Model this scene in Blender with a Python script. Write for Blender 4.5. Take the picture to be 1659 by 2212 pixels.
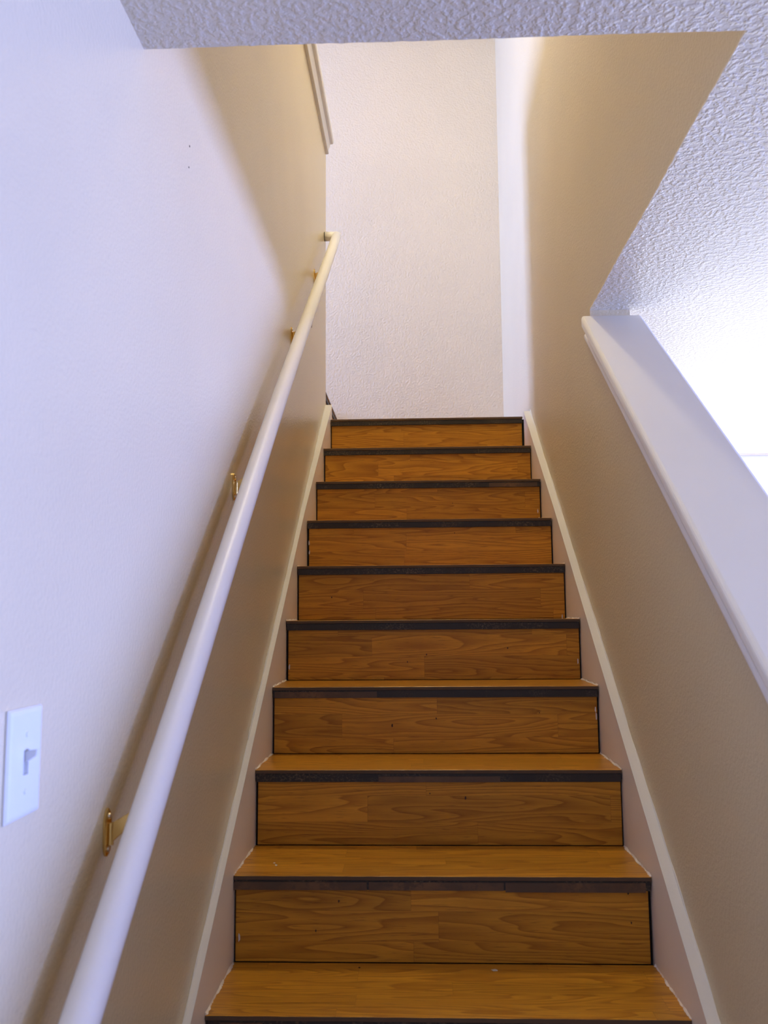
import bpy, bmesh, math, random
from mathutils import Matrix, Vector
random.seed(7)
for o in list(bpy.data.objects):
    bpy.data.objects.remove(o, do_unlink=True)
scene = bpy.context.scene
COL = scene.collection
R = math.radians

# ------------------------------------------------------------------ camera
cd = bpy.data.cameras.new('camera')
cam = bpy.data.objects.new('camera', cd); COL.objects.link(cam)
cd.sensor_fit = 'VERTICAL'; cd.sensor_height = 17.3; cd.sensor_width = 12.975; cd.lens = 15.0
cd.clip_start = 0.02
cam.matrix_world = (Matrix.Translation((-0.0425, -1.8241, 0.7738)) @ Matrix.Rotation(R(2.1686), 4, 'Z')
                    @ Matrix.Rotation(R(90 + 6.6678), 4, 'X') @ Matrix.Rotation(R(-0.4214), 4, 'Z'))
cd.dof.use_dof = True; cd.dof.focus_distance = 3.0; cd.dof.aperture_fstop = 3.5
scene.camera = cam

# ------------------------------------------------------------------ sky, daylight at the windows, exposure
world = bpy.data.worlds.new('sky'); scene.world = world; world.use_nodes = True
bg = world.node_tree.nodes['Background']
bg.inputs[0].default_value = (0.80, 0.88, 1.0, 1); bg.inputs[1].default_value = 2.5

def daylight(name, loc, rot, sx, sy, power, color):
    l = bpy.data.lights.new(name, 'AREA'); l.shape = 'RECTANGLE'; l.size = sx; l.size_y = sy
    l.energy = power; l.color = color
    o = bpy.data.objects.new(name, l); COL.objects.link(o); o.location = loc; o.rotation_euler = rot
    return o
# sky light entering each window (the lamp fills its opening, facing in)
daylight('daylight_room_window', (8.13, -1.0, 0.42), (0, R(90), 0), 1.24, 2.8, 1850, (0.25, 0.352, 1.0))
daylight('daylight_far_window', (2.35, 3.53, 0.75), (R(-90), 0, 0), 1.9, 1.9, 66, (0.93, 0.94, 1.0))
daylight('daylight_upstairs_window', (-3.83, 2.92, 3.2), (0, R(-90), 0), 1.2, 1.1, 430, (0.28, 0.42, 1.0))
# warm ceiling lamp over the stairwell, on the upper ceiling
lp = bpy.data.lights.new('ceiling_lamp_light', 'POINT'); lp.energy = 63; lp.color = (1.0, 0.90, 0.60); lp.shadow_soft_size = 0.11
lo = bpy.data.objects.new('ceiling_lamp_light', lp); COL.objects.link(lo); lo.location = (-0.05, 1.1, 4.3)

vs = scene.view_settings
vs.view_transform = 'Standard'; vs.look = 'None'; vs.exposure = 0.0; vs.gamma = 1.0; vs.use_curve_mapping = False

# ------------------------------------------------------------------ key dimensions (metres)
XL, XR = -0.485, 0.497            # stairwell wall faces
WT = 0.122                        # wall thickness
ZF, ZC = -0.76, 1.706             # lower floor, lower ceiling
ZU, ZUC = 2.09, 4.53              # upper floor, upper ceiling
YH = -0.472                       # edge of the ceiling where the stairwell opens
YB = 3.575                        # back wall
YE = 2.42                         # free end of the left wall
RISE, RUN = 0.19, 0.2598
XE, YN, YF = 8.0, -4.2, 3.40      # lower room: right wall, near wall, far wall
XU = -3.7                         # upstairs left wall

# ------------------------------------------------------------------ materials
def srgb(r, g, b):
    f = lambda c: c / 12.92 if c <= 0.04045 else ((c + 0.055) / 1.055) ** 2.4
    return (f(r / 255), f(g / 255), f(b / 255), 1)

class NT:
    def __init__(s, name):
        s.m = bpy.data.materials.new(name); s.m.use_nodes = True
        s.t = s.m.node_tree; s.b = s.t.nodes['Principled BSDF']
    def n(s, typ, **kw):
        nd = s.t.nodes.new(typ)
        for k, v in kw.items():
            if k.startswith('i_'):
                key = k[2:]; key = int(key) if key.isdigit() else key
                nd.inputs[key].default_value = v
            else: setattr(nd, k, v)
        return nd
    def l(s, a, b): s.t.links.new(a, b)
    def math(s, op, a, b=None, c=None):
        nd = s.t.nodes.new('ShaderNodeMath'); nd.operation = op
        for i, v in enumerate((a, b, c)):
            if v is None: continue
            if isinstance(v, (int, float)): nd.inputs[i].default_value = v
            else: s.l(v, nd.inputs[i])
        return nd.outputs[0]
    def mix(s, fac, a, b):
        nd = s.t.nodes.new('ShaderNodeMix'); nd.data_type = 'RGBA'
        for sock, v in ((nd.inputs[0], fac), (nd.inputs[6], a), (nd.inputs[7], b)):
            if isinstance(v, (int, float)): sock.default_value = v
            elif isinstance(v, tuple): sock.default_value = v
            else: s.l(v, sock)
        return nd.outputs[2]
    def ramp(s, fac, lo, hi, v0=0.0, v1=1.0):
        nd = s.t.nodes.new('ShaderNodeMapRange')
        s.l(fac, nd.inputs[0])
        for i, v in ((1, lo), (2, hi), (3, v0), (4, v1)): nd.inputs[i].default_value = v
        return nd.outputs[0]

def paint(name, col, rough, bump_scale, bump, col2=None, spec=0.4, knock=False):
    q = NT(name)
    g = q.n('ShaderNodeNewGeometry').outputs['Position']
    n1 = q.n('ShaderNodeTexNoise', i_Scale=bump_scale, i_Detail=3.0, i_Roughness=0.55); q.l(g, n1.inputs['Vector'])
    big = q.n('ShaderNodeTexNoise', i_Scale=2.2, i_Detail=3.0); q.l(g, big.inputs['Vector'])
    c = q.mix(q.ramp(big.outputs[0], 0.35, 0.7), col, col2 or tuple(x * 0.965 for x in col[:3]) + (1,))
    q.l(c, q.b.inputs['Base Color'])
    q.b.inputs['Roughness'].default_value = rough
    q.b.inputs['Specular IOR Level'].default_value = spec
    h = n1.outputs[0]
    if knock:
        n2 = q.n('ShaderNodeTexNoise', i_Scale=bump_scale * 0.42, i_Detail=2.0); q.l(g, n2.inputs['Vector'])
        a = q.ramp(n2.outputs[0], 0.44, 0.62)
        h = q.math('ADD', q.math('MULTIPLY', a, 0.9), q.math('MULTIPLY', h, 0.7))
    bp = q.n('ShaderNodeBump', i_Strength=1.0, i_Distance=bump); q.l(h, bp.inputs['Height'])
    q.l(bp.outputs[0], q.b.inputs['Normal'])
    return q.m

CREAM = (0.71, 0.595, 0.375, 1)
M = {}
M['wall'] = paint('cream_wall_paint', CREAM, 0.27, 150, 0.0011, spec=0.5)
M['wall_matte'] = paint('cream_wall_paint_matte', CREAM, 0.5, 150, 0.0016, spec=0.4)
M['wall_back'] = paint('cream_wall_paint_heavy', (0.77, 0.685, 0.57, 1), 0.5, 90, 0.004)
M['ceiling'] = paint('textured_ceiling', (0.82, 0.755, 0.59, 1), 0.45, 190, 0.0010, knock=True)
M['white'] = paint('pale_room_paint', (0.74, 0.64, 0.50, 1), 0.6, 150, 0.001)
M['trim'] = paint('white_trim_paint', (0.86, 0.82, 0.77, 1), 0.38, 40, 0.0002)
M['cap'] = paint('white_cap_paint', (0.93, 0.90, 0.82, 1), 0.35, 30, 0.0002)
M['skirt'] = paint('cream_skirt_paint', (0.92, 0.82, 0.69, 1), 0.40, 60, 0.0004)
M['skirt_top'] = paint('white_skirt_edge_paint', (0.84, 0.81, 0.74, 1), 0.42, 80, 0.0004)
M['rail'] = paint('white_rail_paint', (0.90, 0.87, 0.83, 1), 0.36, 50, 0.0003)
M['plastic'] = paint('white_plastic', (0.74, 0.74, 0.70, 1), 0.3, 40, 0.00005)
M['carpet'] = paint('brown_carpet', (0.15, 0.10, 0.065, 1), 0.95, 300, 0.004, spec=0.1)

def simple(name, col, rough, metal=0.0, spec=0.5):
    q = NT(name)
    g = q.n('ShaderNodeNewGeometry').outputs['Position']
    n1 = q.n('ShaderNodeTexNoise', i_Scale=60.0, i_Detail=3.0); q.l(g, n1.inputs['Vector'])
    q.l(q.mix(n1.outputs[0], tuple(c * 0.8 for c in col[:3]) + (1,), col), q.b.inputs['Base Color'])
    q.b.inputs['Roughness'].default_value = rough; q.b.inputs['Metallic'].default_value = metal
    q.b.inputs['Specular IOR Level'].default_value = spec
    return q.m
M['brass'] = simple('polished_brass', (0.86, 0.60, 0.22, 1), 0.2, 1.0)
M['screw'] = simple('brass_screw', (0.75, 0.66, 0.48, 1), 0.3, 1.0)
M['dark'] = simple('dark_gap', (0.012, 0.010, 0.009, 1), 0.9)
M['core'] = simple('brown_laminate_core', (0.11, 0.065, 0.035, 1), 0.7)
M['hole'] = simple('dark_hole', (0.05, 0.035, 0.025, 1), 0.9)
M['chip'] = simple('white_paint_fleck', (0.72, 0.68, 0.62, 1), 0.6)
M['stain'] = simple('dark_speck', (0.06, 0.03, 0.015, 1), 0.8)

def laminate(name, axis_v):
    """three-strip oak laminate; grain along x. axis_v = which object axis runs across the strips"""
    q = NT(name)
    tc = q.n('ShaderNodeTexCoord').outputs['Object']
    oi = q.n('ShaderNodeObjectInfo').outputs['Random']
    sp = q.n('ShaderNodeSeparateXYZ'); q.l(tc, sp.inputs[0])
    u, v = sp.outputs['X'], sp.outputs[axis_v]
    v = q.math('ADD', v, q.math('MULTIPLY', oi, 0.05))
    row = q.math('FLOOR', q.math('DIVIDE', v, 0.066))
    rr = q.math('ADD', row, q.math('MULTIPLY', oi, 37.0))
    wn0 = q.n('ShaderNodeTexWhiteNoise', noise_dimensions='1D'); q.l(rr, wn0.inputs['W'])
    ush = q.math('ADD', u, q.math('MULTIPLY', wn0.outputs[0], 0.9))
    colm = q.math('FLOOR', q.math('DIVIDE', ush, 0.62))
    wn = q.n('ShaderNodeTexWhiteNoise', noise_dimensions='2D')
    cx = q.n('ShaderNodeCombineXYZ'); q.l(rr, cx.inputs[0]); q.l(colm, cx.inputs[1]); q.l(cx.outputs[0], wn.inputs['Vector'])
    hsh = wn.outputs[0]
    # cathedral grain: contours of a noise field stretched along the board
    def field(su, sv, w, detail, scale=1.0, rough=0.5):
        c = q.n('ShaderNodeCombineXYZ')
        q.l(q.math('MULTIPLY', u, su), c.inputs[0]); q.l(q.math('MULTIPLY', v, sv), c.inputs[1]); q.l(w, c.inputs[2])
        nz = q.n('ShaderNodeTexNoise', i_Scale=scale, i_Detail=detail, i_Roughness=rough); q.l(c.outputs[0], nz.inputs['Vector'])
        return nz.outputs[0]
    w = q.math('MULTIPLY', hsh, 53.0)
    f1 = field(1.1, 12.0, w, 2.2, rough=0.4)
    rings = q.math('FRACT', q.math('MULTIPLY', f1, 20.0))
    band = q.math('POWER', rings, 1.7)
    edge = q.ramp(rings, 0.93, 1.0)
    band = q.math('SUBTRACT', band, edge)
    pores = q.ramp(field(22.0, 620.0, w, 2.0), 0.60, 0.72)
    fine = field(6.0, 140.0, w, 3.0)
    light = (0.66, 0.310, 0.028, 1); dark = (0.34, 0.122, 0.009, 1)
    c = q.mix(q.math('MULTIPLY', band, 0.88), light, dark)
    c = q.mix(q.math('MULTIPLY', pores, 0.65), c, (0.15, 0.05, 0.01, 1))
    c = q.mix(q.ramp(fine, 0.3, 0.7, 0.0, 0.22), c, (0.27, 0.10, 0.016, 1))
    # strip to strip tone
    hv = q.n('ShaderNodeHueSaturation'); q.l(c, hv.inputs['Color']); q.l(q.ramp(hsh, 0, 1, 0.82, 1.10), hv.inputs['Value'])
    # thin seams between strips
    fr = q.math('FRACT', q.math('DIVIDE', v, 0.066)); fu = q.math('FRACT', q.math('DIVIDE', ush, 0.62))
    seam = q.math('ADD', q.math('LESS_THAN', fr, 0.012), q.math('LESS_THAN', fu, 0.0018))
    seam = q.math('MINIMUM', seam, 1.0)
    c = q.mix(q.math('MULTIPLY', seam, 0.3), hv.outputs[0], (0.13, 0.045, 0.01, 1))
    q.l(c, q.b.inputs['Base Color'])
    q.b.inputs['Roughness'].default_value = 0.3 if axis_v == 'Y' else 0.42
    q.b.inputs['Specular IOR Level'].default_value = 0.4 if axis_v == 'Y' else 0.25
    bp = q.n('ShaderNodeBump', i_Strength=0.25, i_Distance=0.0004); q.l(pores, bp.inputs['Height']); q.l(bp.outputs[0], q.b.inputs['Normal'])
    return q.m
M['oak_riser'] = laminate('oak_laminate_riser', 'Z')
M['oak_tread'] = laminate('oak_laminate_tread', 'Y')

def worn(name, base, fleck, thr, scale):
    q = NT(name)
    g = q.n('ShaderNodeNewGeometry').outputs['Position']
    a = q.n('ShaderNodeTexNoise', i_Scale=scale, i_Detail=6.0, i_Roughness=0.7); q.l(g, a.inputs['Vector'])
    b = q.n('ShaderNodeTexNoise', i_Scale=7.0, i_Detail=2.0); q.l(g, b.inputs['Vector'])
    f = q.math('MULTIPLY', q.ramp(a.outputs[0], thr, thr + 0.12), q.ramp(b.outputs[0], 0.42, 0.62))
    q.l(q.mix(f, base, fleck), q.b.inputs['Base Color'])
    q.b.inputs['Roughness'].default_value = 0.5
    return q.m
M['black_strip'] = worn('worn_black_nosing', (0.022, 0.017, 0.014, 1), (0.15, 0.11, 0.065, 1), 0.50, 170)
M['tape'] = worn('brown_marbled_tape', (0.085, 0.048, 0.027, 1), (0.17, 0.085, 0.035, 1), 0.42, 45)

q = NT('window_glass'); tr = q.n('ShaderNodeBsdfTransparent'); gl = q.n('ShaderNodeBsdfGlossy', i_Roughness=0.02)
mx = q.n('ShaderNodeMixShader'); mx.inputs[0].default_value = 0.06
q.l(tr.outputs[0], mx.inputs[1]); q.l(gl.outputs[0], mx.inputs[2])
q.l(mx.outputs[0], q.t.nodes['Material Output'].inputs['Surface'])
M['glass'] = q.m

# ------------------------------------------------------------------ mesh helpers
def link(name, me, mat, parent=None, label=None, kind=None, category=None, group=None, smooth=False):
    o = bpy.data.objects.new(name, me); COL.objects.link(o)
    for m in (mat if isinstance(mat, (list, tuple)) else [mat]): me.materials.append(M[m])
    if parent is not None: o.parent = parent
    if label: o['label'] = label
    if kind: o['kind'] = kind
    if category: o['category'] = category
    if group: o['group'] = group
    if smooth:
        for p in me.polygons: p.use_smooth = True
    return o
def from_bm(name, bm):
    bmesh.ops.recalc_face_normals(bm, faces=bm.faces)
    me = bpy.data.meshes.new(name); bm.to_mesh(me); bm.free(); return me
def bm_box(bm, x0, x1, y0, y1, z0, z1):
    vs_ = [bm.verts.new(c) for c in ((x0,y0,z0),(x1,y0,z0),(x1,y1,z0),(x0,y1,z0),(x0,y0,z1),(x1,y0,z1),(x1,y1,z1),(x0,y1,z1))]
    return [bm.faces.new([vs_[i] for i in f]) for f in ((0,3,2,1),(4,5,6,7),(0,1,5,4),(1,2,6,5),(2,3,7,6),(3,0,4,7))]
def box(name, x0, x1, y0, y1, z0, z1, mat, bevel=0.0, center=False, **kw):
    bm = bmesh.new()
    c = Vector(((x0+x1)/2, (y0+y1)/2, (z0+z1)/2)) if center else Vector((0,0,0))
    bm_box(bm, x0-c.x, x1-c.x, y0-c.y, y1-c.y, z0-c.z, z1-c.z)
    if bevel: bmesh.ops.bevel(bm, geom=bm.edges[:], offset=bevel, segments=2, affect='EDGES')
    o = link(name, from_bm(name, bm), mat, **kw)
    if center: o.location = c
    return o
def prism(name, pts, axis, a0, a1, mat, bevel=0.0, **kw):
    """extrude a 2D polygon: axis 'x' pts=(y,z), 'y' pts=(x,z), 'z' pts=(x,y)"""
    bm = bmesh.new()
    P = {'x': lambda a, p: (a, p[0], p[1]), 'y': lambda a, p: (p[0], a, p[1]), 'z': lambda a, p: (p[0], p[1], a)}[axis]
    A = [bm.verts.new(P(a0, p)) for p in pts]; B = [bm.verts.new(P(a1, p)) for p in pts]
    bm.faces.new(A); bm.faces.new(B[::-1])
    for i in range(len(pts)):
        j = (i + 1) % len(pts); bm.faces.new((A[i], B[i], B[j], A[j]))
    if bevel: bmesh.ops.bevel(bm, geom=bm.edges[:], offset=bevel, segments=2, affect='EDGES')
    return link(name, from_bm(name, bm), mat, **kw)
def tube_mesh(name, path, rad, seg=24, caps=True):
    bm = bmesh.new(); rings = []
    path = [Vector(p) for p in path]
    for i, p in enumerate(path):
        if i == 0: t = (path[1] - p).normalized(); sc = 1
        elif i == len(path) - 1: t = (p - path[i-1]).normalized(); sc = 1
        else:
            a = (p - path[i-1]).normalized(); b = (path[i+1] - p).normalized(); t = (a + b).normalized()
        ref = Vector((0, 0, 1)) if abs(t.z) < 0.95 else Vector((1, 0, 0))
        n1 = t.cross(ref).normalized(); n2 = t.cross(n1).normalized()
        if 0 < i < len(path) - 1:   # mitre
            k = 1 / max(0.3, a.dot(t))
            bis = (b - a); bis = (bis - t * bis.dot(t))
            bd = bis.normalized() if bis.length > 1e-6 else n1
            od = t.cross(bd).normalized(); n1, n2 = bd, od
            rings.append([bm.verts.new(p + bd * (rad * k * math.cos(w)) + od * (rad * math.sin(w))) for w in [2*math.pi*s/seg for s in range(seg)]])
        else:
            rings.append([bm.verts.new(p + n1 * (rad * math.cos(w)) + n2 * (rad * math.sin(w))) for w in [2*math.pi*s/seg for s in range(seg)]])
    for r0, r1 in zip(rings, rings[1:]):
        # align start index and winding to the nearest vertices
        best = None
        for sgn in (1, -1):
            for off in range(seg):
                d = sum((r0[s].co - r1[(off + sgn * s) % seg].co).length for s in range(0, seg, 4))
                if best is None or d < best[0]: best = (d, sgn, off)
        _, sgn, off = best
        q2 = [r1[(off + sgn * s) % seg] for s in range(seg)]
        for s in range(seg): bm.faces.new((r0[s], r0[(s+1) % seg], q2[(s+1) % seg], q2[s]))
        r1[:] = q2
    if caps: bm.faces.new(rings[0]); bm.faces.new(rings[-1])
    return from_bm(name, bm)
def empty(name, loc, label, category, group=None):
    o = bpy.data.objects.new(name, None); COL.objects.link(o); o.location = loc; o.empty_display_size = 0.1
    o['label'] = label; o['category'] = category
    if group: o['group'] = group
    return o
def adopt(o, parent):
    """parent keeping the world placement (parents here are only translated)"""
    o.parent = parent; o.location = Vector(o.location) - Vector(parent.location); return o

# ================================================================== THE SETTING
# left wall of the stairs: full wall below, ends at the landing, topped at guard height upstairs
wl = prism('wall_left', [(YN, ZF), (YE, ZF), (YE, 3.165), (YN, 3.165)], 'x', XL - WT, XL, 'wall', kind='structure',
           label='cream painted wall on the left side of the stairs')
# right wall: sloped half wall below the ceiling, full wall above and behind
SL = 0.752; YT = 0.85; ZT = 1.688                        # cap top line: z = ZT + SL (y - YT)
capz = lambda y: ZT + SL * (y - YT)
YL = -1.15
wr = prism('wall_right', [(YL, ZF), (YB, ZF), (YB, ZUC), (YH - WT, ZUC), (YH - WT, ZC + 0.004), (YT, ZC + 0.004), (YT, capz(YT) - 0.03), (YL, capz(YL) - 0.03)],
           'x', XR, XR + WT, 'wall_matte', kind='structure', label='cream wall right of the stairs with a sloped half wall below')
box('wall_back', XU, XR, YB, YB + WT, 1.5, ZUC, 'wall_back', kind='structure', label='pale cream wall facing the top of the stairs')
# upper storey shell
box('wall_upstairs_near', XU, XR, YH - WT, YH, ZC + 0.005, ZUC, 'wall', kind='structure', label='cream upstairs wall above the stairwell opening')
uc = box('ceiling', XU - WT, XR + WT, YH - WT, YB + WT, ZUC, ZUC + 0.1, 'white', kind='structure', label='white ceiling of the upper storey')
prism('lamp_base', [(-0.05 + 0.13 * math.cos(a * math.pi / 12), 1.1 + 0.13 * math.sin(a * math.pi / 12)) for a in range(24)], 'z', ZUC - 0.03, ZUC, 'trim', parent=uc, label='round white ceiling lamp base')
bm = bmesh.new(); bmesh.ops.create_uvsphere(bm, u_segments=24, v_segments=12, radius=0.12)
bmesh.ops.scale(bm, vec=(1, 1, 0.35), verts=bm.verts)
bmesh.ops.translate(bm, vec=(-0.05, 1.1, ZUC - 0.05), verts=bm.verts)
link('lamp_shade', from_bm('lamp_shade', bm), 'trim', parent=uc, smooth=True, label='frosted white lamp shade')
box('floor', XU, -0.76, YH, YB, ZU - 0.2, ZU, 'carpet', kind='structure', label='upper storey floor left of the landing')

def wall_open(name, plane, c0, c1, a0, a1, z0, z1, oa0, oa1, oz0, oz1, mat, label):
    """a wall slab with a window opening. plane 'x': slab x in c0..c1, runs along y; 'y': the other way"""
    bm = bmesh.new()
    for (p0, p1, q0, q1) in ((a0, oa0, z0, z1), (oa1, a1, z0, z1), (oa0, oa1, z0, oz0), (oa0, oa1, oz1, z1)):
        if plane == 'x': bm_box(bm, c0, c1, p0, p1, q0, q1)
        else: bm_box(bm, p0, p1, c0, c1, q0, q1)
    return link(name, from_bm(name, bm), mat, kind='structure', label=label)
def window(idx, plane, c0, c1, a0, a1, z0, z1, label):
    bm = bmesh.new(); f = 0.05; mid = (a0 + a1) / 2
    for (p0, p1, q0, q1) in ((a0, a0+f, z0, z1), (a1-f, a1, z0, z1), (a0+f, a1-f, z0, z0+f), (a0+f, a1-f, z1-f, z1), (mid-f/2, mid+f/2, z0+f, z1-f)):
        if plane == 'x': bm_box(bm, c0, c1, p0, p1, q0, q1)
        else: bm_box(bm, p0, p1, c0, c1, q0, q1)
    w = link('window_%d' % idx, from_bm('window', bm), 'trim', kind='structure', label=label)
    cm = (c0 + c1) / 2
    for p0, p1 in ((a0+f, mid-f/2), (mid+f/2, a1-f)):
        if plane == 'x': box('pane', cm-0.003, cm+0.003, p0, p1, z0+f, z1-f, 'glass', parent=w)
        else: box('pane', p0, p1, cm-0.003, cm+0.003, z0+f, z1-f, 'glass', parent=w)
# lower room
box('floor', XL, XE, YN, YF, ZF - 0.1, ZF, 'carpet', kind='structure', label='carpeted floor of the lower room')
wall_open('wall_room_right', 'x', XE, XE + 0.12, YN, YF, ZF, ZC, -2.4, 0.4, -0.2, 1.04, 'white', 'white far right wall of the lower room')
window(1, 'x', XE + 0.03, XE + 0.09, -2.4, 0.4, -0.2, 1.04, 'wide white framed window in the lower room')
wall_open('wall_room_far', 'y', YF, YF + 0.12, XR + WT, XE, ZF, ZC, 1.4, 3.3, -0.2, 1.70, 'white', 'bright white far wall of the room beyond the half wall')
window(2, 'y', YF + 0.03, YF + 0.09, 1.4, 3.3, -0.2, 1.70, 'white framed window in the far wall of the lower room')
box('wall_room_near', XL - WT, XE + 0.12, YN - 0.12, YN, ZF, ZC, 'wall', kind='structure', label='cream wall of the lower room behind the viewer')
# upstairs left wall and its window
wall_open('wall_upstairs_left', 'x', XU - WT, XU, YH - WT, YB, ZU - 0.2, ZUC, 2.37, 3.47, 2.6, 3.8, 'white', 'white upstairs wall with a window')
window(3, 'x', XU - 0.09, XU - 0.03, 2.37, 3.47, 2.6, 3.8, 'white framed upstairs window')

# lower ceiling: L-shaped slab with an uneven plastered edge round the stairwell opening
def wob(a, s=0.0016):
    return s * (math.sin(a * 11.0) * 0.6 + math.sin(a * 93.0 + 1.3) * 0.3 + math.sin(a * 167.0 + 4) * 0.4)
pts = [(XL, YN), (XE, YN), (XE, YF), (XR + WT, YF), (XR + WT, YT)]
pts += [(XR, YT)]
n = 60
for i in range(1, n):
    y = YT + (YH - YT) * i / n; pts.append((XR - 0.002 + wob(y), y))
pts.append((XR, YH))
for i in range(1, n):
    x = XR + (XL - XR) * i / n; pts.append((x, YH + wob(x + 3)))
pts.append((XL, YH))
prism('ceiling', pts, 'z', ZC, ZC + 0.004, 'ceiling', kind='structure', label='rough textured ceiling of the lower room around the stair opening')

# sloped cap on the half wall
cth = 0.030 / math.cos(math.atan(SL))
cap = prism('trim_1', [(YL - 0.04, capz(YL - 0.04)), (YT, capz(YT)), (YT, capz(YT) - cth), (YL - 0.04, capz(YL - 0.04) - cth)], 'x', XR - 0.029, XR + WT + 0.037, 'cap',
      kind='structure', label='wide white sloped wooden cap on the half wall')
bm = bmesh.new(); bm.from_mesh(cap.data)
bmesh.ops.bevel(bm, geom=[e for e in bm.edges if abs(e.verts[0].co.x - e.verts[1].co.x) < 1e-5], offset=0.010, segments=4, affect='EDGES', profile=0.5)
bm.to_mesh(cap.data); bm.free()
def bead_row(y):
    z = capz(y) - 0.083; out = []
    for i in range(9):
        t = math.pi * i / 8; h = 0.0105 * math.cos(t) / math.cos(math.atan(SL))
        out.append((XR + 0.001 - 0.014 * math.sin(t), y, z + h))
    return out
bm = bmesh.new(); V = [[bm.verts.new(p) for p in bead_row(y)] for y in (YL, YT + 0.04)]
for i in range(8): bm.faces.new((V[0][i], V[0][i+1], V[1][i+1], V[1][i]))
bm.faces.new((V[0][8], V[0][0], V[1][0], V[1][8])); bm.faces.new(V[0]); bm.faces.new(V[1])
link('trim_2', from_bm('trim_2', bm), 'trim', kind='structure', label='thin white half-round moulding under the sloped cap')
# moulded cap on top of the left wall upstairs
hw = [(0.0, 3.101), (0.013, 3.101), (0.016, 3.108), (0.013, 3.120), (0.015, 3.135), (0.020, 3.15), (0.022, 3.163), (0.034, 3.164), (0.038, 3.171), (0.038, 3.188), (0.035, 3.193)]
prof = [(XL + d, z) for d, z in hw] + [(XL - WT - d, z) for d, z in hw[::-1]]
bm = bmesh.new()
for (y0, y1, part) in ((YH, YE + 0.022, prof),):
    A = [bm.verts.new((x, y0, z)) for x, z in part]; B = [bm.verts.new((x, y1 - (0.016 if z < 3.13 else 0.008 if z < 3.16 else 0), z)) for x, z in part]
    bm.faces.new(A); bm.faces.new(B[::-1])
    for i in range(len(part)): j = (i+1) % len(part); bm.faces.new((A[i], B[i], B[j], A[j]))
link('trim_3', from_bm('trim_3', bm), 'trim', kind='structure', label='moulded cream cap along the top of the left wall')

# skirt boards beside the steps
def station_strip(name, rows, mat, **kw):
    """rows: list of cross sections (same count), bridged lengthways and capped"""
    bm = bmesh.new(); V = [[bm.verts.new(p) for p in r] for r in rows]; m = len(rows[0])
    for a, b in zip(V, V[1:]):
        for i in range(m): j = (i+1) % m; bm.faces.new((a[i], a[j], b[j], b[i]))
    bm.faces.new(V[0]); bm.faces.new(V[-1])
    return link(name, from_bm(name, bm), mat, **kw)
def xin_l(y): return -0.470 + (0.0 if y < 1.5 else 0.016 * (y - 1.5) / 0.84)
def xin_r(y): return 0.472 - (0.0 if y < 1.5 else 0.008 * (y - 1.5) / 0.84)
skl = lambda y: 0.112 + 0.701 * y
skr = lambda y: 0.102 + 0.704 * y
ys = [-0.95 + (2.402 + 0.95) * i / 60 for i in range(61)]
sb_l = station_strip('baseboard_left', [[(XL + 0.0005, y, skl(y)), (xin_l(y), y, skl(y)), (xin_l(y), y, max(ZF, skl(y) - 0.40)), (XL + 0.0005, y, max(ZF, skl(y) - 0.40))] for y in ys], 'skirt',
    kind='structure', label='cream painted skirt board along the left of the steps')
ysr = [-0.95 + (2.31 + 0.95) * i / 60 for i in range(61)]
sb_r = station_strip('baseboard_right', [[(XR - 0.0005, y, skr(y)), (xin_r(y), y, skr(y)), (xin_r(y), y, max(ZF, skr(y) - 0.40)), (XR - 0.0005, y, max(ZF, skr(y) - 0.40))] for y in ysr], 'skirt',
    kind='structure', label='cream painted skirt board along the right of the steps')
def edge_paint(side, parent, yy, sk, xin, xw):
    rows = []
    sg = 1 if side == 'l' else -1
    for y in [yy[0] + (yy[-1] - yy[0]) * i / 260 for i in range(261)]:
        z = sk(y); up = 0.004 + 0.003 * math.sin(y * 9) + 0.0022 * math.sin(y * 41 + 2) + random.uniform(-0.0008, 0.0008)
        if side == 'l' and 0.5 < y < 0.76: up += 0.012 * (0.76 - y) / 0.26
        dn = 0.0012 + 0.0012 * math.sin(y * 23)
        xi = xin(y)
        rows.append([(xw + sg * 0.0002, y, z + up), (xw + sg * 0.0018, y, z + up), (xw + sg * 0.0022, y, z + 0.0012), (xi + sg * 0.0008, y, z + 0.0012), (xi + sg * 0.0008, y, z - dn), (xw + sg * 0.001, y, z - dn)])
    station_strip('painted_edge', rows, 'skirt_top', parent=parent, label='white paint along the top edge of the skirt board')
edge_paint('l', sb_l, ys, skl, xin_l, XL)
edge_paint('r', sb_r, ysr, skr, xin_r, XR)

# small marks on the left wall
def disc(name, loc, normal, r, th, mat, seg=10, parent=None, label=None, sy=1.0):
    bm = bmesh.new()
    bmesh.ops.create_cone(bm, cap_ends=True, segments=seg, radius1=r, radius2=r * 0.85, depth=th)
    if sy != 1.0: bmesh.ops.scale(bm, vec=(1, sy, 1), verts=bm.verts)
    o = link(name, from_bm(name, bm), mat, parent=parent, label=label)
    o.rotation_euler = Vector(normal).to_track_quat('Z', 'Y').to_euler(); o.location = loc
    return o
disc('screw_hole', (XL + 0.0004, 1.837, 2.008), (1, 0, 0), 0.010, 0.001, 'hole', 10, wl, 'small dark hole in the wall')
disc('nail_mark', (XL + 0.0004, -0.178, 1.70), (1, 0, 0), 0.0022, 0.001, 'hole', 8, wl)
disc('nail_mark', (XL + 0.0004, -0.18, 1.655), (1, 0, 0), 0.0018, 0.001, 'hole', 8, wl)

# ================================================================== STAIRCASE
st = empty('staircase', (0, -0.78, ZF), 'straight flight of oak laminate steps with dark nosing strips rising to the landing', 'staircase')
XLk = [-.470,-.471,-.471,-.470,-.470,-.470,-.468,-.464,-.460,-.454]
XRk = [.473,.471,.471,.470,.470,.471,.469,.467,.465,.463]
K0, K1 = -3, 9
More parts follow.
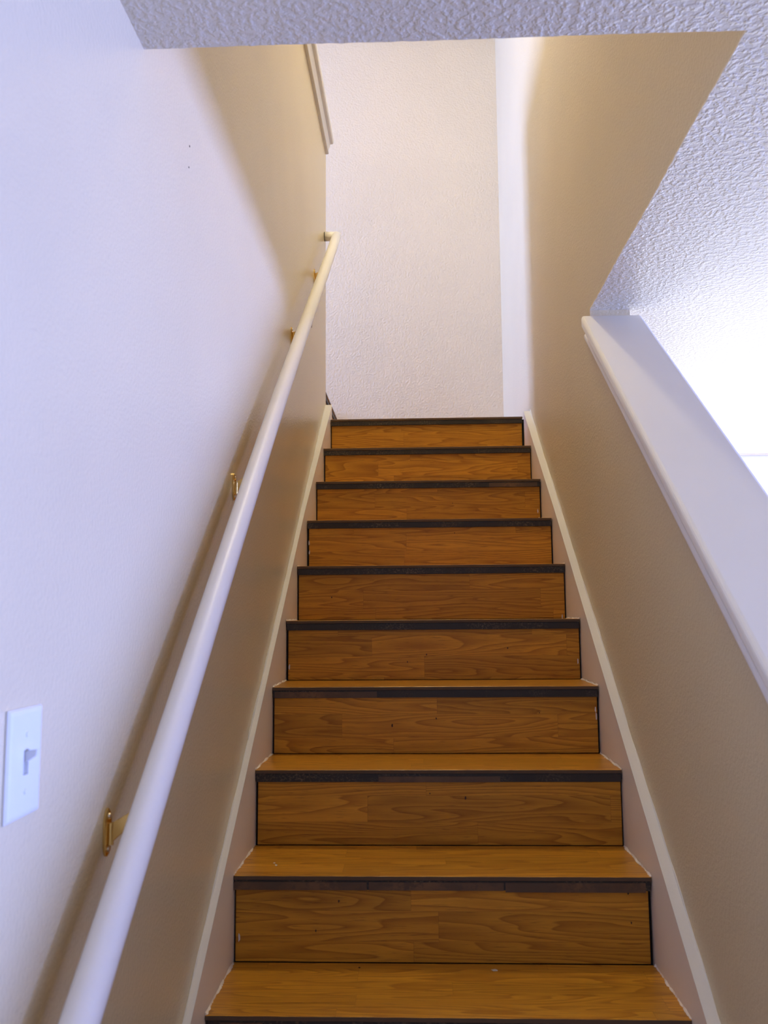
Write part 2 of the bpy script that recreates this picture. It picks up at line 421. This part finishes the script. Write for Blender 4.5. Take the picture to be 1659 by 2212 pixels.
# dark carcass under the boards
pts = [(-0.78 + 0.026, ZF + 0.001)]
for k in range(K0, K1 + 1):
    y = k * RUN + 0.022; z = k * RISE - 0.0095
    pts += [(y, z - RISE + (0 if k > K0 else 0.0095)), (y, z)]
pts += [(2.42, K1 * RISE - 0.0095), (YB - 0.01, K1 * RISE - 0.0095), (YB - 0.01, K1 * RISE - 0.16), (2.5, K1 * RISE - 0.16)]
pts = pts[1:]
pts += [(-0.35, ZF + 0.001)]
adopt(prism('carcass', pts, 'x', XL + 0.016, XR - 0.026, 'dark', label='dark wooden framing showing in the gaps'), st)

def px_at(k, f):   # fraction 0..1 along the nosing to x
    i = max(0, min(9, k)); return XLk[i] + (XRk[i] - XLk[i]) * f
patches = {0: [(0.03, 0.12), (0.62, 0.80)], 1: [(0.0, 0.323), (0.326, 0.65), (0.652, 0.985)], 2: [(0.338, 0.671)], 3: [(0.006, 0.324)], 7: [(0.77, 0.985)]}
for k in range(K0, K1 + 1):
    i = max(0, min(9, k)); xl, xr = XLk[i] + 0.0015, XRk[i] - 0.0015
    y0 = k * RUN; z = k * RISE
    y1 = y0 + RUN + 0.0085 if k < K1 else YB - 0.002
    # tread: laminate board, brown core showing on the front edge
    cx = Vector(((xl + xr) / 2, (y0 + y1) / 2, z - 0.0045))
    bm = bmesh.new(); nsg = 48
    prev = None; cols = []
    for s in range(nsg + 1):
        x = xl + (xr - xl) * s / nsg
        jag = random.uniform(-0.0006, 0.0006)
        xx0, xx1 = xl, xr
        if k == K1: x1b = x
        cols.append([bm.verts.new(Vector(p) - cx) for p in ((x, y0 + jag, z - 0.009), (x, y0 + jag, z - 0.0008), (x, y0 + 0.001 + jag, z), (x, y1, z), (x, y1, z - 0.009))])
    front = []
    for a, b in zip(cols, cols[1:]):
        for e in range(5):
            j = (e + 1) % 5; f = bm.faces.new((a[e], a[j], b[j], b[e]))
            if e in (0,): front.append(f)
    bm.faces.new(cols[0]); bm.faces.new(cols[-1])
    for f in front: f.material_index = 1
    tr = link('tread', from_bm('tread', bm), ['oak_tread', 'core'], parent=st)
    tr.location = cx - st.location
    # riser under this tread
    g0, g1 = (0.0062, 0.0020) if k % 2 == 0 else (0.0042, 0.0028)
    if k == 1: g1 = 0.006
    zr0 = (k - 1) * RISE + 0.0015 if k > K0 else ZF + 0.001
    zr1 = z - 0.0305
    rs = box('riser', xl + g0, xr - g1, y0 + 0.0105, y0 + 0.0195, zr0, zr1, 'oak_riser', bevel=0.0006, center=True)
    adopt(rs, st)
    # dark nosing strip
    ns = box('nosing_strip', xl + 0.001, xr - 0.001, y0 + 0.003, y0 + 0.021, z - 0.031, z - 0.0095, 'black_strip', bevel=0.0012, center=True, label='worn black nosing strip')
    adopt(ns, st)
    for (f0, f1) in patches.get(k, []):
        dz = 0.003 if (k == 1 and f0 > 0.6) else 0.0
        t = box('tape_patch', px_at(k, f0) + 0.002, px_at(k, f1), y0 + 0.0012, y0 + 0.0034, z - 0.0312 - dz, z - 0.0165 + (0.003 if k != 2 else 0.0), 'tape', bevel=0.0004, label='brown marbled tape patch')
        t.location = -Vector(ns.location) - Vector(st.location); t.parent = ns
    # ragged caulk along the tread ends
    if 0 <= k <= 5:
        for sgn, xe in ((1, xl - 0.001), (-1, xr + 0.001)):
            rows = []; nn = 46
            for s in range(nn + 1):
                y = y0 + 0.002 + (RUN + 0.004) * s / nn
                w = 0.0032 + 0.0014 * math.sin(y * 57 + sgn) + random.uniform(-0.0009, 0.0012)
                h = 0.004 + 0.0016 * math.sin(y * 83 + 2 * sgn) + random.uniform(-0.001, 0.001)
                if random.random() < 0.10: w *= 0.25; h *= 0.3
                rows.append([(xe, y, z - 0.001), (xe + sgn * w, y, z + 0.0004), (xe + sgn * w * 0.5, y, z + h * 0.6), (xe, y, z + h)])
            cb = station_strip('caulk_bead', rows, 'skirt', label='ragged paint and caulk line')
            cb.location = -Vector(tr.location) - Vector(st.location); cb.parent = tr
# flecks of paint, nicks and stains on the boards
def fleck(parent, pts3, mat, name, nrm):
    bm = bmesh.new(); nv = Vector(nrm)
    A = [bm.verts.new(Vector(p)) for p in pts3]; B = [bm.verts.new(Vector(p) + nv * 0.0006) for p in pts3]
    bm.faces.new(A); bm.faces.new(B[::-1])
    for i in range(len(A)): j = (i+1) % len(A); bm.faces.new((A[i], B[i], B[j], A[j]))
    o = link(name, from_bm(name, bm), mat)
    o.location = -Vector(st.location); o.parent = st
def blob(c, ru, rv, plane, nn=9):
    out = []
    for s in range(nn):
        a = 2 * math.pi * s / nn; k = random.uniform(0.6, 1.15)
        du, dv = ru * k * math.cos(a), rv * k * math.sin(a)
        out.append((c[0] + du, c[1], c[2] + dv) if plane == 'xz' else (c[0] + du, c[1] + dv, c[2]))
    return out
def on_riser(k, fx, fz, ru, rv, mat, name):
    x = px_at(k, fx); z = (k - 1) * RISE + fz * RISE
    fleck(None, blob((x, k * RUN + 0.0104, z), ru, rv, 'xz'), mat, name, (0, -1, 0))
def on_tread(k, fx, fy, ru, rv, mat, name):
    fleck(None, blob((px_at(k, fx), k * RUN + fy * RUN, k * RISE + 0.0001), ru, rv, 'xy'), mat, name, (0, 0, 1))
on_tread(1, 0.090, 0.33, 0.0035, 0.006, 'chip', 'paint_fleck'); on_tread(1, 0.083, 0.40, 0.003, 0.004, 'chip', 'paint_fleck')
on_tread(0, 0.62, 0.90, 0.008, 0.006, 'chip', 'paint_fleck'); on_tread(0, 0.305, 0.93, 0.0025, 0.004, 'stain', 'dark_nick')
for k, fx, fz in ((1, .015, .28), (4, .012, .22), (6, .008, .55), (6, .01, .35), (7, .985, .30), (7, .99, .12), (4, .99, .30), (3, .99, .65), (3, .992, .55), (5, .985, .04)):
    on_riser(k, fx, fz, 0.0026, 0.010, 'chip', 'paint_fleck')
for k, fx, fz, s in ((3, .37, .42, .0028), (3, .505, .52, .002), (3, .82, .60, .0016), (4, .48, .42, .002), (4, .415, .3, .0018), (4, .755, .52, .002), (5, .13, .42, .0022), (2, .577, .62, .0028), (2, .48, .68, .0014),
                     (1, .255, .70, .0022), (1, .20, .36, .0018), (1, .945, .80, .0024), (1, .95, .47, .002), (6, .605, .72, .0018), (7, .61, .5, .0016)):
    on_riser(k, fx, fz, s, s * 1.7, 'stain', 'dark_nick')

# the flight turns left at the landing: one more step up in view
xn = -0.498; z2 = K1 * RISE + RISE
bm = bmesh.new(); cxx = Vector(((xn - 0.14), 3.0, z2 - 0.0045))
fs = bm_box(bm, -0.79 - cxx.x, xn - cxx.x, YE + 0.012 - cxx.y, YB - 0.002 - cxx.y, -0.0045, 0.0045)
fs[3].material_index = 1
t2 = link('tread', from_bm('tread', bm), ['oak_tread', 'core'], parent=st); t2.location = cxx - st.location
adopt(box('nosing_strip', xn - 0.021, xn - 0.003, YE + 0.012, YB - 0.004, z2 - 0.031, z2 - 0.0095, 'black_strip', bevel=0.0012, center=True), st)
adopt(box('riser', xn - 0.0195, xn - 0.0105, YE + 0.014, YB - 0.006, K1 * RISE + 0.0015, z2 - 0.0305, 'oak_riser', bevel=0.0006, center=True), st)
adopt(box('riser', -0.775, -0.765, YE + 0.014, YB - 0.006, z2 + 0.0015, ZU - 0.002, 'oak_riser', bevel=0.0006, center=True), st)

# ================================================================== HANDRAIL
XH = -0.4265
rz = lambda y: 0.499 + 0.7206 * (y + 0.606)
hr = empty('handrail', (XH, -1.05, 0.118), 'long round white wooden handrail on brass brackets along the left wall', 'handrail')
Y_END = 2.365
RP = [(-1.05, 0.118), (-0.7838, 0.3222), (-0.5662, 0.493), (-0.3576, 0.6557), (-0.0738, 0.872), (0.2112, 1.0905), (0.6088, 1.388), (1.2, 1.81), (2.1, 2.445), (Y_END, rz(Y_END))]
def rail_z(y):
    for (ya, za), (yb, zb) in zip(RP, RP[1:]):
        if y <= yb: return za + (zb - za) * (y - ya) / (yb - ya)
    return RP[-1][1]
def rail_s(y): return sum(rail_z(min(Y_END, max(-1.05, y + d))) for d in (-0.24, -0.16, -0.08, 0, 0.08, 0.16, 0.24)) / 7
ry = [-1.05 + (Y_END + 1.05) * i / 16 for i in range(17)]
me = tube_mesh('rail', [(XH, y, rail_s(y) if 0 < i < 15 else rail_z(y)) for i, y in enumerate(ry)], 0.0225, 32)
o = link('rail', me, 'rail', smooth=True); o.location = -Vector(hr.location); o.parent = hr
me = tube_mesh('wall_return', [(XH - 0.004, Y_END - 0.006, rz(Y_END - 0.006)), (XL + 0.003, Y_END - 0.006, rz(Y_END - 0.006))], 0.0225, 32)
o = link('wall_return', me, 'rail', smooth=True, label='short white return from the rail end to the wall'); o.location = -Vector(hr.location); o.parent = hr
# rounded corner at the end of the rail
bm = bmesh.new(); bmesh.ops.create_uvsphere(bm, u_segments=24, v_segments=16, radius=0.0227)
o = link('rail_corner', from_bm('rail_corner', bm), 'rail', smooth=True); o.location = Vector((XH, Y_END - 0.003, rz(Y_END - 0.003))) - Vector(hr.location); o.parent = hr
# dark crack where the return meets the wall
o = link('joint_ring', tube_mesh('joint_ring', [(XL + 0.0002, Y_END - 0.006, rz(Y_END - 0.006)), (XL + 0.002, Y_END - 0.006, rz(Y_END - 0.006))], 0.0236, 24), 'hole', label='dark cracked joint at the wall'); o.location = -Vector(hr.location); o.parent = hr

def bracket_mesh():
    bm = bmesh.new()
    # oval wall plate in the yz plane
    hw_, hh = 0.0125, 0.033; pl = []
    for s in range(24):
        a = 2 * math.pi * s / 24
        yy = hw_ * math.cos(a); zz = hh * math.sin(a)
        yy = max(-hw_, min(hw_, yy * 1.15)); pl.append((yy, zz))
    A = [bm.verts.new((0.0002, y, z)) for y, z in pl]; B = [bm.verts.new((0.003, y, z)) for y, z in pl]; Cc = [bm.verts.new((0.0045, y * 0.8, z * 0.9)) for y, z in pl]
    bm.faces.new(A); bm.faces.new(Cc[::-1])
    for X, Y in ((A, B), (B, Cc)):
        for i in range(24): j = (i+1) % 24; bm.faces.new((X[i], Y[i], Y[j], X[j]))
    return from_bm('bracket', bm)
def arm_mesh():
    bm = bmesh.new()
    # bent strap from the plate out and up to the underside of the rail
    path = [(0.003, -0.004), (0.010, 0.0), (0.018, 0.006), (0.034, 0.017), (0.048, 0.026), (0.060, 0.030)]
    rows = []
    for i, (x, z) in enumerate(path):
        h = [0.017, 0.0135, 0.012, 0.0105, 0.008, 0.005][i]; t = 0.0022
        rows.append([bm.verts.new(p) for p in ((x, -t, z - h), (x, t, z - h), (x, t, z + h), (x, -t, z + h))])
    for a, b in zip(rows, rows[1:]):
        for i in range(4): j = (i+1) % 4; bm.faces.new((a[i], a[j], b[j], b[i]))
    bm.faces.new(rows[0]); bm.faces.new(rows[-1])
    # rolled flange where the strap leaves the plate
    bmesh.ops.create_cone(bm, cap_ends=True, segments=12, radius1=0.0045, radius2=0.0045, depth=0.030, matrix=Matrix.Translation((0.007, 0.0, -0.002)))
    bmesh.ops.bevel(bm, geom=[e for e in bm.edges if e.calc_length() > 0.006], offset=0.0006, segments=1, affect='EDGES')
    return from_bm('arm', bm)
def screw_mesh():
    bm = bmesh.new(); bmesh.ops.create_cone(bm, cap_ends=True, segments=14, radius1=0.0048, radius2=0.0034, depth=0.003, matrix=Matrix.Rotation(R(90), 4, 'Y'))
    return from_bm('screw', bm)
pm, am, sm = bracket_mesh(), arm_mesh(), screw_mesh()
for (y, z) in ((-0.55, 0.475), (0.278, 1.085), (1.234, 1.768), (1.926, 2.262)):
    first = not pm.materials
    b = bpy.data.objects.new('bracket', pm); COL.objects.link(b); b.parent = hr; b.location = Vector((XL, y, z)) - Vector(hr.location); b['label'] = 'polished brass handrail bracket'
    a = bpy.data.objects.new('arm', am); COL.objects.link(a); a.parent = b
    if first: pm.materials.append(M['brass']); am.materials.append(M['brass']); sm.materials.append(M['screw'])
    for dz in (-0.023, 0.022):
        s = bpy.data.objects.new('screw', sm); COL.objects.link(s); s.parent = b; s.location = (0.005, 0.0, dz)

# ================================================================== LIGHT SWITCH
YS0, YS1, ZS0, ZS1 = -0.873, -0.790, 0.556, 0.675
yc, zc = (YS0 + YS1) / 2, (ZS0 + ZS1) / 2
sw = empty('light_switch', (XL, yc, zc), 'white toggle light switch on a plastic wall plate near the handrail', 'light switch')
bm = bmesh.new(); hy, hz = (YS1 - YS0) / 2, (ZS1 - ZS0) / 2
# plate with the toggle slot left open
sy, sz = 0.006, 0.0135
rings = []
for (x, iy, iz) in ((0.0004, 0, 0), (0.0025, 0, 0), (0.0052, 0.0022, 0.0022), (0.0062, 0.006, 0.006)):
    rings.append([bm.verts.new((x, sgy * (hy - iy), sgz * (hz - iz))) for sgy, sgz in ((-1, -1), (1, -1), (1, 1), (-1, 1))])
rings.append([bm.verts.new((0.0062, sgy * sy, sgz * sz)) for sgy, sgz in ((-1, -1), (1, -1), (1, 1), (-1, 1))])
rings.append([bm.verts.new((0.0010, sgy * sy, sgz * sz)) for sgy, sgz in ((-1, -1), (1, -1), (1, 1), (-1, 1))])
bm.faces.new(rings[0]); bm.faces.new(rings[-1])
for a, b in zip(rings, rings[1:]):
    for i in range(4): j = (i+1) % 4; bm.faces.new((a[i], a[j], b[j], b[i]))
link('wall_plate', from_bm('wall_plate', bm), 'plastic', parent=sw)
bm = bmesh.new()
A = [bm.verts.new(p) for p in ((0.002, -0.0045, -0.003), (0.002, 0.0045, -0.003), (0.002, 0.0045, 0.012), (0.002, -0.0045, 0.012))]
B = [bm.verts.new(p) for p in ((0.0185, -0.0037, 0.008), (0.0185, 0.0037, 0.008), (0.0195, 0.0037, 0.0145), (0.0195, -0.0037, 0.0145))]
bm.faces.new(A); bm.faces.new(B)
for i in range(4): j = (i+1) % 4; bm.faces.new((A[i], A[j], B[j], B[i]))
bmesh.ops.bevel(bm, geom=bm.edges[:], offset=0.0006, segments=2, affect='EDGES')
link('toggle', from_bm('toggle', bm), 'plastic', parent=sw)
for dz in (-0.031, 0.031):
    bm = bmesh.new(); bmesh.ops.create_cone(bm, cap_ends=True, segments=16, radius1=0.0036, radius2=0.003, depth=0.0014, matrix=Matrix.Rotation(R(90), 4, 'Y'))
    o = link('screw', from_bm('screw', bm), 'plastic', parent=sw); o.location = (0.0068, 0, dz)
